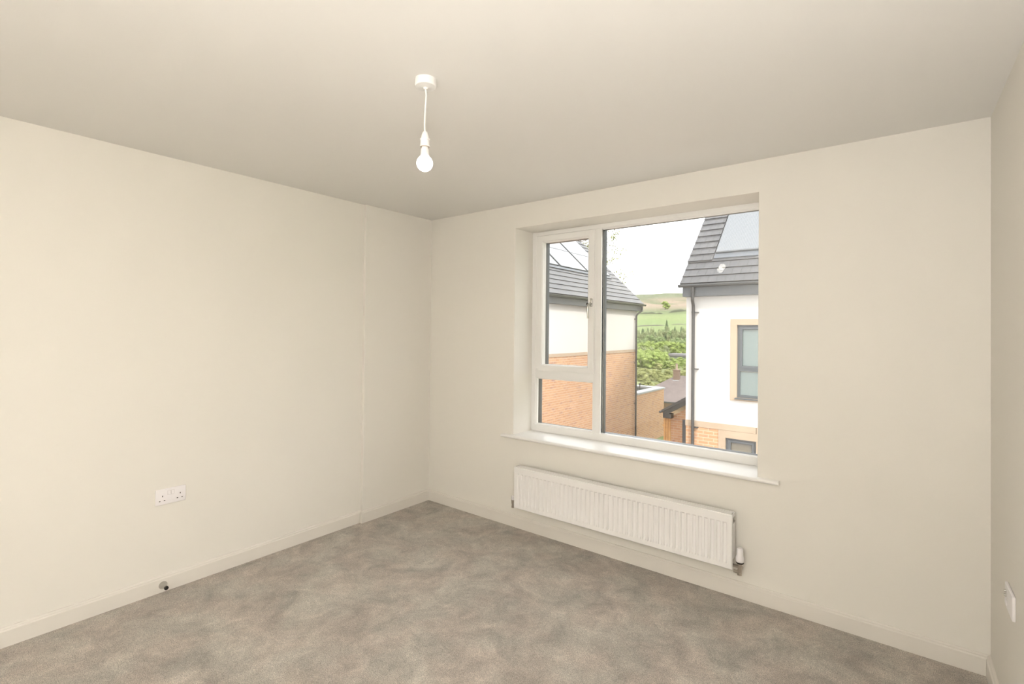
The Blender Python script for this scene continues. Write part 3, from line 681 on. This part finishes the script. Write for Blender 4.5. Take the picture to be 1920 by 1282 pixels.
bm = BM(); hexa(bm, [(-.69, yr, zr-.1), (7.1, yr, zr-.1), (7.1, RY_+7.6, 2.5), (-.69, RY_+7.6, 2.5), (-.69, yr, zr+.02), (7.1, yr, zr+.02), (7.1, RY_+7.6, 2.62), (-.69, RY_+7.6, 2.62)]); obj('far_roof_slope', bm, M['tile_y'], h2)
bm = BM(); lathe(bm, [(.12, 0), (.12, 7.8)], (-.70, yr, zr-.02), (1, 0, 0), 10); obj('ridge_tiles', bm, M['tile_edge'], h2, smooth=True)
bm = BM(); prism(bm, [(RY_+.01, 2.5), (RY_+7.39, 2.5), (RY_+3.6, 2.5+3.55*K)], 'x', RXL+.01, RXL+.3); obj('gable', bm, M['render'], h2)
bmp = BM(); slab(bmp, TB-.02, 3.5, .845, 1.02, .020, .045, E2, EZ2, 1, 'x'); obj('panel_flashing', bmp, M['flash_strip'], h2, label='grey metal flashing strip under the solar panels')
for c in range(3):
    for r_ in range(2):
        a = 1.01+r_*1.74; x0 = TB+c*1.19
        if c == 0 and r_ == 0: pass
        bmp = BM(); slab(bmp, x0, x0+1.17, a, a+1.715, .03, .085, E2, EZ2, 1, 'x'); q = obj('solar_panel', bmp, M['solarframe'], h2)
        bmp = BM(); slab(bmp, x0+.012, x0+1.158, a+.035, a+1.70, .08, .088, E2, EZ2, 1, 'x'); obj('panel_glass', bmp, M['solar2'], q)
bm = BM(); pyy = RY_-.075
tube(bm, [(-.392, 8.245, 2.47), (-.392, 8.245, 2.28), (-.392, 8.25, 2.20), (-.398, 8.27, 2.17), (-.432, pyy-.02, 2.07), (-.438, pyy, 2.03), (-.438, pyy, 1.8), (-.438, pyy, -3.1)], .036, 12)
dp = obj('downpipe', bm, M['pipe'], h2, smooth=True)
for z in (1.90, .62, -.70):
    bm = BM(); lathe(bm, [(.043, 0), (.043, .03)], (-.438, pyy, z), n=12); box(bm, -.42, -.33, pyy-.005, pyy+.075, z, z+.02); obj('pipe_bracket', bm, M['pipe'], dp)

# ---- small gabled outbuilding behind the right house
GY = 12.0
g = thing('garage', (-.9, 13.5, -3.2), 'small orange brick outbuilding with black verge behind the right house corner', 'building')
bm = BM(); prism(bm, [(-2.22, -3.3), (.6, -3.3), (.6, -1.12), (-.81, -.23), (-2.22, -1.12)], 'y', GY, GY+3); obj('brick_wall', bm, M['brick_y'], g)
sl = .62
def rg(x): return -.86+(x+2.42)*sl if x < -.81 else -.86+(-.81*2-x+2.42)*sl
bm = BM(); prism(bm, [(-2.46, -.99), (-2.43, -.90), (-.81, .10), (.81, -.90), (.81, -1.02), (-.81, -.02)], 'y', GY-.22, GY+3.2); obj('tiled_roof', bm, M['tile_edge'], g)
bm = BM(); prism(bm, [(-2.38, -1.10), (-2.38, -.96), (-.81, .0), (.76, -.96), (.76, -1.10), (-.81, -.14)], 'y', GY-.24, GY-.19); obj('bargeboard', bm, M['blackboard'], g)
bm = BM(); box(bm, -2.38, -2.14, GY-.235, GY, -1.14, -1.0); obj('soffit_box', bm, M['blackboard'], g)
bm = BM(); tube(bm, [(-2.47, GY-.25, -.97), (-2.47, GY+3.2, -.97)], .038, 8); obj('gutter', bm, M['gutter'], g)
bm = BM(); box(bm, -1.86, -.9, GY-.04, GY+.02, -3.2, -1.16, bev=.006); obj('dark_door', bm, M['aluwin'], g)
gt = thing('timber_gate', (-2.33, 12.05, -3.2), 'narrow orange timber gate between the brick extension and the outbuilding', 'gate')
for kk in range(3):
    x = -2.46+kk*.075
    bm = BM(); box(bm, x, x+.068, GY+.03, GY+.055, -3.15, -1.13+.02*kk % .03, bev=.004); obj('board', bm, M['wood'], gt)
for z in (-1.45, -2.8):
    bm = BM(); box(bm, -2.50, -2.235, GY+.055, GY+.09, z, z+.07); obj('rail', bm, M['wood'], gt)

# ---- older house with a hipped brown roof and a chimney
oh = thing('bungalow', (-11, 44, -8), 'old house with brown hipped tile roof and brick chimney beyond the outbuilding', 'house')
bx0, bx1, by0, by1, ez, rz = -16.4, -7.0, 40.5, 49.5, -4.72, -2.72
bm = BM(); box(bm, bx0+.4, bx1-.4, by0+.5, by1-.4, -10, ez+.05); obj('brick_wall', bm, M['buffbrick'], oh)
bm = BM(); rx0, ry = -13.7, 45.0
c = [bm.verts.new(p) for p in ((bx0, by0, ez), (bx1, by0, ez), (bx1, by1, ez), (bx0, by1, ez))]
ra, rb = bm.verts.new((rx0, ry, rz)), bm.verts.new((bx1-4.0, ry, rz-.02))
for q in ((c[0], c[1], rb, ra), (c[1], c[2], rb), (c[2], c[3], ra, rb), (c[3], c[0], ra), (c[3], c[2], c[1], c[0])): bm.faces.new(q)
obj('hipped_roof', bm, M['oldtile'], oh)
bm = BM(); box(bm, bx0-.05, bx1+.05, by0-.05, by0+.05, ez-.14, ez+.0); obj('gutter', bm, M['gutter'], oh)
chx = rx0+.30
bm = BM(); box(bm, chx-.26, chx+.26, ry-.95, ry-.45, rz-.9, rz+.55, bev=.02); box(bm, chx-.30, chx+.30, ry-.99, ry-.41, rz+.5, rz+.60, bev=.02)
ch = obj('chimney', bm, mat('chimney_brick', (.19, .125, .09), .85, bump=(14, .4, .01), var=(6, (.14, .095, .07), .35, .65)), oh)
bm = BM(); lathe(bm, [(.14, 0), (.10, .1), (.09, .5), (.12, .56)], (chx, ry-.7, rz+.62), n=12); obj('chimney_pot', bm, M['terracotta'], ch)
bm = BM(); box(bm, chx-.30, chx+.30, ry-1.0, ry-.40, rz-.62, rz-.38); obj('lead_flashing', bm, M['coping'], ch)

# ---- far low building among the trees
def polar(px, r):
    d = F+R1*((px-960)/928.43); d.z = 0; d.normalize(); p = CAM+d*r
    return p.x, p.y
hx1, hy1 = polar(1283, 205)
hb = thing('low_building', (hx1, hy1, -9), 'distant low pale building with a flat grey roof among the valley trees', 'building')
hb.rotation_euler = (0, 0, 0)
zb = 1.455-44*205/970
bm = BM(); box(bm, hx1-4.6, hx1+9, hy1-3, hy1+4, -12, zb); obj('pale_wall', bm, M['hut'], hb)
bm = BM(); box(bm, hx1-5.6, hx1+10, hy1-4, hy1+5, zb, zb+.9, bev=.15); obj('flat_roof', bm, M['hutroof'], hb)

# ------------------------------------------------------------------ trees
def leafmat(name, a, b):
    mt = mat(name, a, .8, spec=.15, var=(.9, b, .3, .7)); return mt
M['leaf_bright'] = leafmat('bright_green_leaves', (.28, .34, .10), (.20, .265, .08))
M['leaf_mid'] = leafmat('mid_green_leaves', (.21, .265, .12), (.15, .20, .09))
M['leaf_dark'] = leafmat('dark_conifer_needles', (.10, .135, .07), (.075, .105, .055))
M['leaf_pale'] = leafmat('pale_yellow_leaves', (.27, .28, .11), (.22, .235, .095))
M['leaf_brown'] = leafmat('budding_brown_twigs', (.23, .26, .13), (.19, .22, .115))
def blob(bm, c, r, sq=.85, seed=0, sub=2, amp=.28):
    v0 = len(bm.verts); rr = bmesh.ops.create_icosphere(bm, subdivisions=sub, radius=1)
    for v in rr['verts']:
        n = v.co.normalized(); k = 1+amp*noise.noise(n*2.3+Vector((seed*7.1, seed*3.3, 0)))+amp*.5*noise.noise(n*6+Vector((seed, 0, seed)))
        v.co = Vector((c[0]+n.x*r*k, c[1]+n.y*r*k, c[2]+n.z*r*sq*k))
def leaves(bm, c, r, n, s, rnd, sq=.85):
    for _ in range(n):
        d = Vector((rnd.gauss(0, 1), rnd.gauss(0, 1), rnd.gauss(0, 1))).normalized()
        q = Vector(c)+Vector((d.x*r, d.y*r, d.z*r*sq))*rnd.uniform(.85, 1.15)
        a = Vector((rnd.gauss(0, 1), rnd.gauss(0, 1), rnd.gauss(0, 1))).normalized()*s; b = a.cross(d).normalized()*s*.7
        bm.faces.new([bm.verts.new(q-a), bm.verts.new(q+b), bm.verts.new(q+a), bm.verts.new(q-b)])
def proto_leafy(seed):
    rnd = random.Random(seed); bm = BM()
    for k in range(13):
        a = rnd.uniform(0, 2*PI); z = rnd.uniform(.12, .86); rr = rnd.uniform(0, .27)*(1.15-abs(z-.45)*1.3); c = (rr*math.cos(a), rr*math.sin(a), z); r = rnd.uniform(.11, .18)
        blob(bm, c, r*.72, .9, seed+k, amp=.45); leaves(bm, c, r, 170, .019, rnd, .9)
    return bm
def proto_conifer(seed):
    rnd = random.Random(seed); bm = BM(); n = 9
    for k in range(n):
        t = k/n; r = .24*(1-t)+.03; z = .06+t*.86; ring_ = []
        m_ = 11
        top = bm.verts.new((0, 0, z+.17))
        for j in range(m_):
            a = 2*PI*(j+rnd.random()*.5)/m_; q = r*rnd.uniform(.75, 1.2); ring_.append(bm.verts.new((q*math.cos(a), q*math.sin(a), z-rnd.uniform(0, .035))))
        for j in range(m_): bm.faces.new((ring_[j], ring_[(j+1) % m_], top))
        leaves(bm, (0, 0, z+.04), r*.75, 40, .022, rnd, .25)
    return bm
def proto_bare(seed):
    rnd = random.Random(seed); bm = BM()
    for k in range(6):
        a = rnd.uniform(0, 2*PI); rr = rnd.uniform(0, .2); c = (rr*math.cos(a), rr*math.sin(a), rnd.uniform(.25, .8)); r = rnd.uniform(.08, .14)
        blob(bm, c, r*.6, 1.6, seed+k, amp=.4); leaves(bm, c, r, 170, .016, rnd, 1.6)
    return bm
def trunk_bm(h=.5, r=.028):
    bm = BM(); tube(bm, [(0, 0, -.12), (.005, 0, h*.5), (0, .006, h)], r, 7, r2=r*.5)
    for a in (0, 2.1, 4.2): tube(bm, [(0, 0, h*.6), (.12*math.cos(a), .12*math.sin(a), h*1.15)], r*.5, 5, r2=r*.2)
    return bm
def mk(bm, name):
    bmesh.ops.recalc_face_normals(bm, faces=bm.faces); me = bpy.data.meshes.new(name); bm.to_mesh(me); bm.free(); return me
TRUNK = mk(trunk_bm(), 'trunk'); TRUNK.materials.append(M['bark'])
KINDS = {}
for key, fn, mt in (('bright', proto_leafy, 'leaf_bright'), ('mid', proto_leafy, 'leaf_mid'), ('dark', proto_conifer, 'leaf_dark'), ('brown', proto_bare, 'leaf_brown'), ('pale', proto_leafy, 'leaf_pale')):
    KINDS[key] = []
    for s in range(2):
        me = mk(fn(11+s*5+len(key)), 'crown'); me.materials.append(M[mt]); KINDS[key].append(me)
NAMES = {'bright': ('leafy_tree', 'tree'), 'mid': ('leafy_tree', 'tree'), 'dark': ('conifer', 'tree'), 'brown': ('budding_tree', 'tree'), 'pale': ('bush', 'bush')}
trnd = random.Random(5)
def plant(kind, x, y, h, label, group, wide=1.0):
    nm, cat = NAMES[kind]
    o = bpy.data.objects.new(nm, None); COL.objects.link(o); o.location = (x, y, hz(x, y)-.05*h); o.rotation_euler = (0, 0, trnd.uniform(0, 6.28)); o.scale = (h*wide, h*wide, h)
    tag(o, label, cat, group)
    c_ = bpy.data.objects.new('crown', trnd.choice(KINDS[kind])); COL.objects.link(c_); c_.parent = o
    t_ = bpy.data.objects.new('trunk', TRUNK); COL.objects.link(t_); t_.parent = o
    return o
def band(kind, r0, r1, n, h0, h1, label, group, wide=1.0, p0=1180, p1=1298, jit=.35):
    for i in range(n):
        px = p0+(p1-p0)*(i+trnd.uniform(-jit, jit))/max(1, n-1); r = trnd.uniform(r0, r1); x, y = polar(px, r)
        plant(kind, x, y, trnd.uniform(h0, h1), label, group, wide)
# dark and brown woodland at the foot of the fields
band('dark', 285, 335, 31, 5, 9, 'dark pointed conifer at the upper edge of the valley wood', 'conifers along the upper edge of the valley wood', .9)
band('brown', 270, 325, 25, 7, 10, 'thin grey green budding tree in the upper part of the valley wood', 'budding trees in the upper valley wood', .8)
band('mid', 245, 290, 22, 5, 8, 'mid green leafy tree in the middle of the valley wood', 'mid green trees in the middle of the valley wood', 1.0)
band('bright', 226, 262, 20, 4, 6.5, 'bright green leafy tree in front of the budding valley wood', 'bright green trees before the valley wood', 1.15)
band('brown', 200, 226, 20, 4.5, 6, 'low brownish tree in the belt above the bright green hedge trees', 'brownish trees above the bright green belt', 1.1, 1180, 1252)
band('bright', 156, 192, 32, 4.0, 6.0, 'bright green bushy tree in the lower belt above the pale meadow', 'bright green trees of the lower belt', 1.2, 1180, 1244)
band('bright', 156, 188, 18, 2.1, 2.7, 'low bright green bush in the belt below the flat grey roof', 'low bright bushes before the flat roofed building', 1.7, 1246, 1300)
band('pale', 98, 150, 56, 1.4, 2.6, 'pale yellow green bush on the slope behind the old house', 'pale bushes on the slope behind the old house', 1.5)
x, y = polar(1250, 335); plant('dark', x, y, 12, 'tallest dark conifer rising above the valley wood between the two houses', None, .8)
x, y = polar(1247, 690); plant('bright', x, y, 12, 'round yellow green tree alone on the bracken slope of the hill', None, 1.5)
# hedges / walls crossing the fields
def strip(name, pa, ra, pb, rb, hgt, mt, label, cat, n=60):
    bm = BM(); pts = []
    for i in range(n+1):
        t = i/n; x, y = polar(pa+(pb-pa)*t, ra+(rb-ra)*t); pts.append(Vector((x, y, hz(x, y))))
    prev = None
    for i, p in enumerate(pts):
        d = (pts[min(n, i+1)]-pts[max(0, i-1)]).normalized(); s = Vector((-d.y, d.x, 0)).normalized(); e_ = min(1, i/5, (n-i)/5); hh = hgt*(.75+.9*noise.noise(p*.13))*e_; w_ = hgt*.5
        rg_ = [bm.verts.new(q) for q in (p-s*w_-Vector((0, 0, 1)), p-s*w_*.9+Vector((0, 0, hh*.7)), p+Vector((0, 0, hh)), p+s*w_*.9+Vector((0, 0, hh*.7)), p+s*w_-Vector((0, 0, 1)))]
        if prev:
            for k in range(4): bm.faces.new((prev[k], prev[k+1], rg_[k+1], rg_[k]))
        prev = rg_
    tag(obj(name, bm, mt), label, cat)
M['hedge'] = leafmat('dark_hedge', (.11, .12, .08), (.085, .095, .065)); M['drystone'] = mat('drystone_wall', (.13, .125, .10), .9, bump=(3, .4, .05))
strip('field_wall', 1140, 452, 1258, 462, 1.1, M['drystone'], 'dark stone wall crossing the green field at left of the tall conifer', 'wall')
strip('field_wall', 1256, 468, 1330, 448, 1.1, M['drystone'], 'dark stone wall crossing the green field at right of the tall conifer', 'wall')
strip('hedge', 1140, 640, 1245, 600, 2.4, M['hedge'], 'dark hedge at the top of the fields on the left', 'hedge')
strip('hedge', 1252, 610, 1330, 650, 2.4, M['hedge'], 'dark hedge at the top of the fields beside the right house', 'hedge')

# ---- tree behind the left house, thin pale spring leaves
rnd = random.Random(3)
bx, by = -13.2, 25.0
tr = thing('birch_tree', (bx, by, hz(bx, by)), 'tall thin tree with sparse yellow spring leaves behind the left house roof', 'tree')
bmt, bml = BM(), BM()
top = Vector((bx+.3, by, 9.6))
tube(bmt, [(bx, by, hz(bx, by)-.3), (bx+.1, by, 0), (bx+.2, by, 5), top], .22, 8, r2=.05)
for i in range(64):
    t = rnd.uniform(.40, 1); p = Vector((bx+.2*t, by, -2+t*11.4)); a = rnd.uniform(-.9, 1.0) if i % 3 else rnd.uniform(0, 6.28)
    ln = rnd.uniform(2.0, 3.8)*(1.15-.45*t); d = Vector((math.cos(a), math.sin(a), rnd.uniform(.1, .6))).normalized()
    q1 = p+d*ln*.5; q2 = q1+(d+Vector((0, 0, -.25))).normalized()*ln*.5
    tube(bmt, [p, q1, q2], .028, 4, r2=.006)
    for _ in range(4):
        b0 = p+(q2-p)*rnd.uniform(.4, 1); e = b0+Vector((rnd.gauss(.3, .4), rnd.gauss(0, .5), rnd.gauss(-.05, .25)))
        tube(bmt, [b0, e], .007, 3, r2=.003)
        for _ in range(9):
            q = b0+(e-b0)*rnd.random()+Vector((rnd.gauss(0, .09), rnd.gauss(0, .09), rnd.gauss(0, .09)))
            u = Vector((rnd.gauss(0, 1), rnd.gauss(0, 1), rnd.gauss(0, 1))).normalized()*.060; v = u.orthogonal().normalized()*.045
            bml.faces.new([bml.verts.new(q-u), bml.verts.new(q+v), bml.verts.new(q+u), bml.verts.new(q-v)])
obj('trunk', bmt, M['bark'], tr); obj('foliage', bml, M['leaf_pale'], tr)
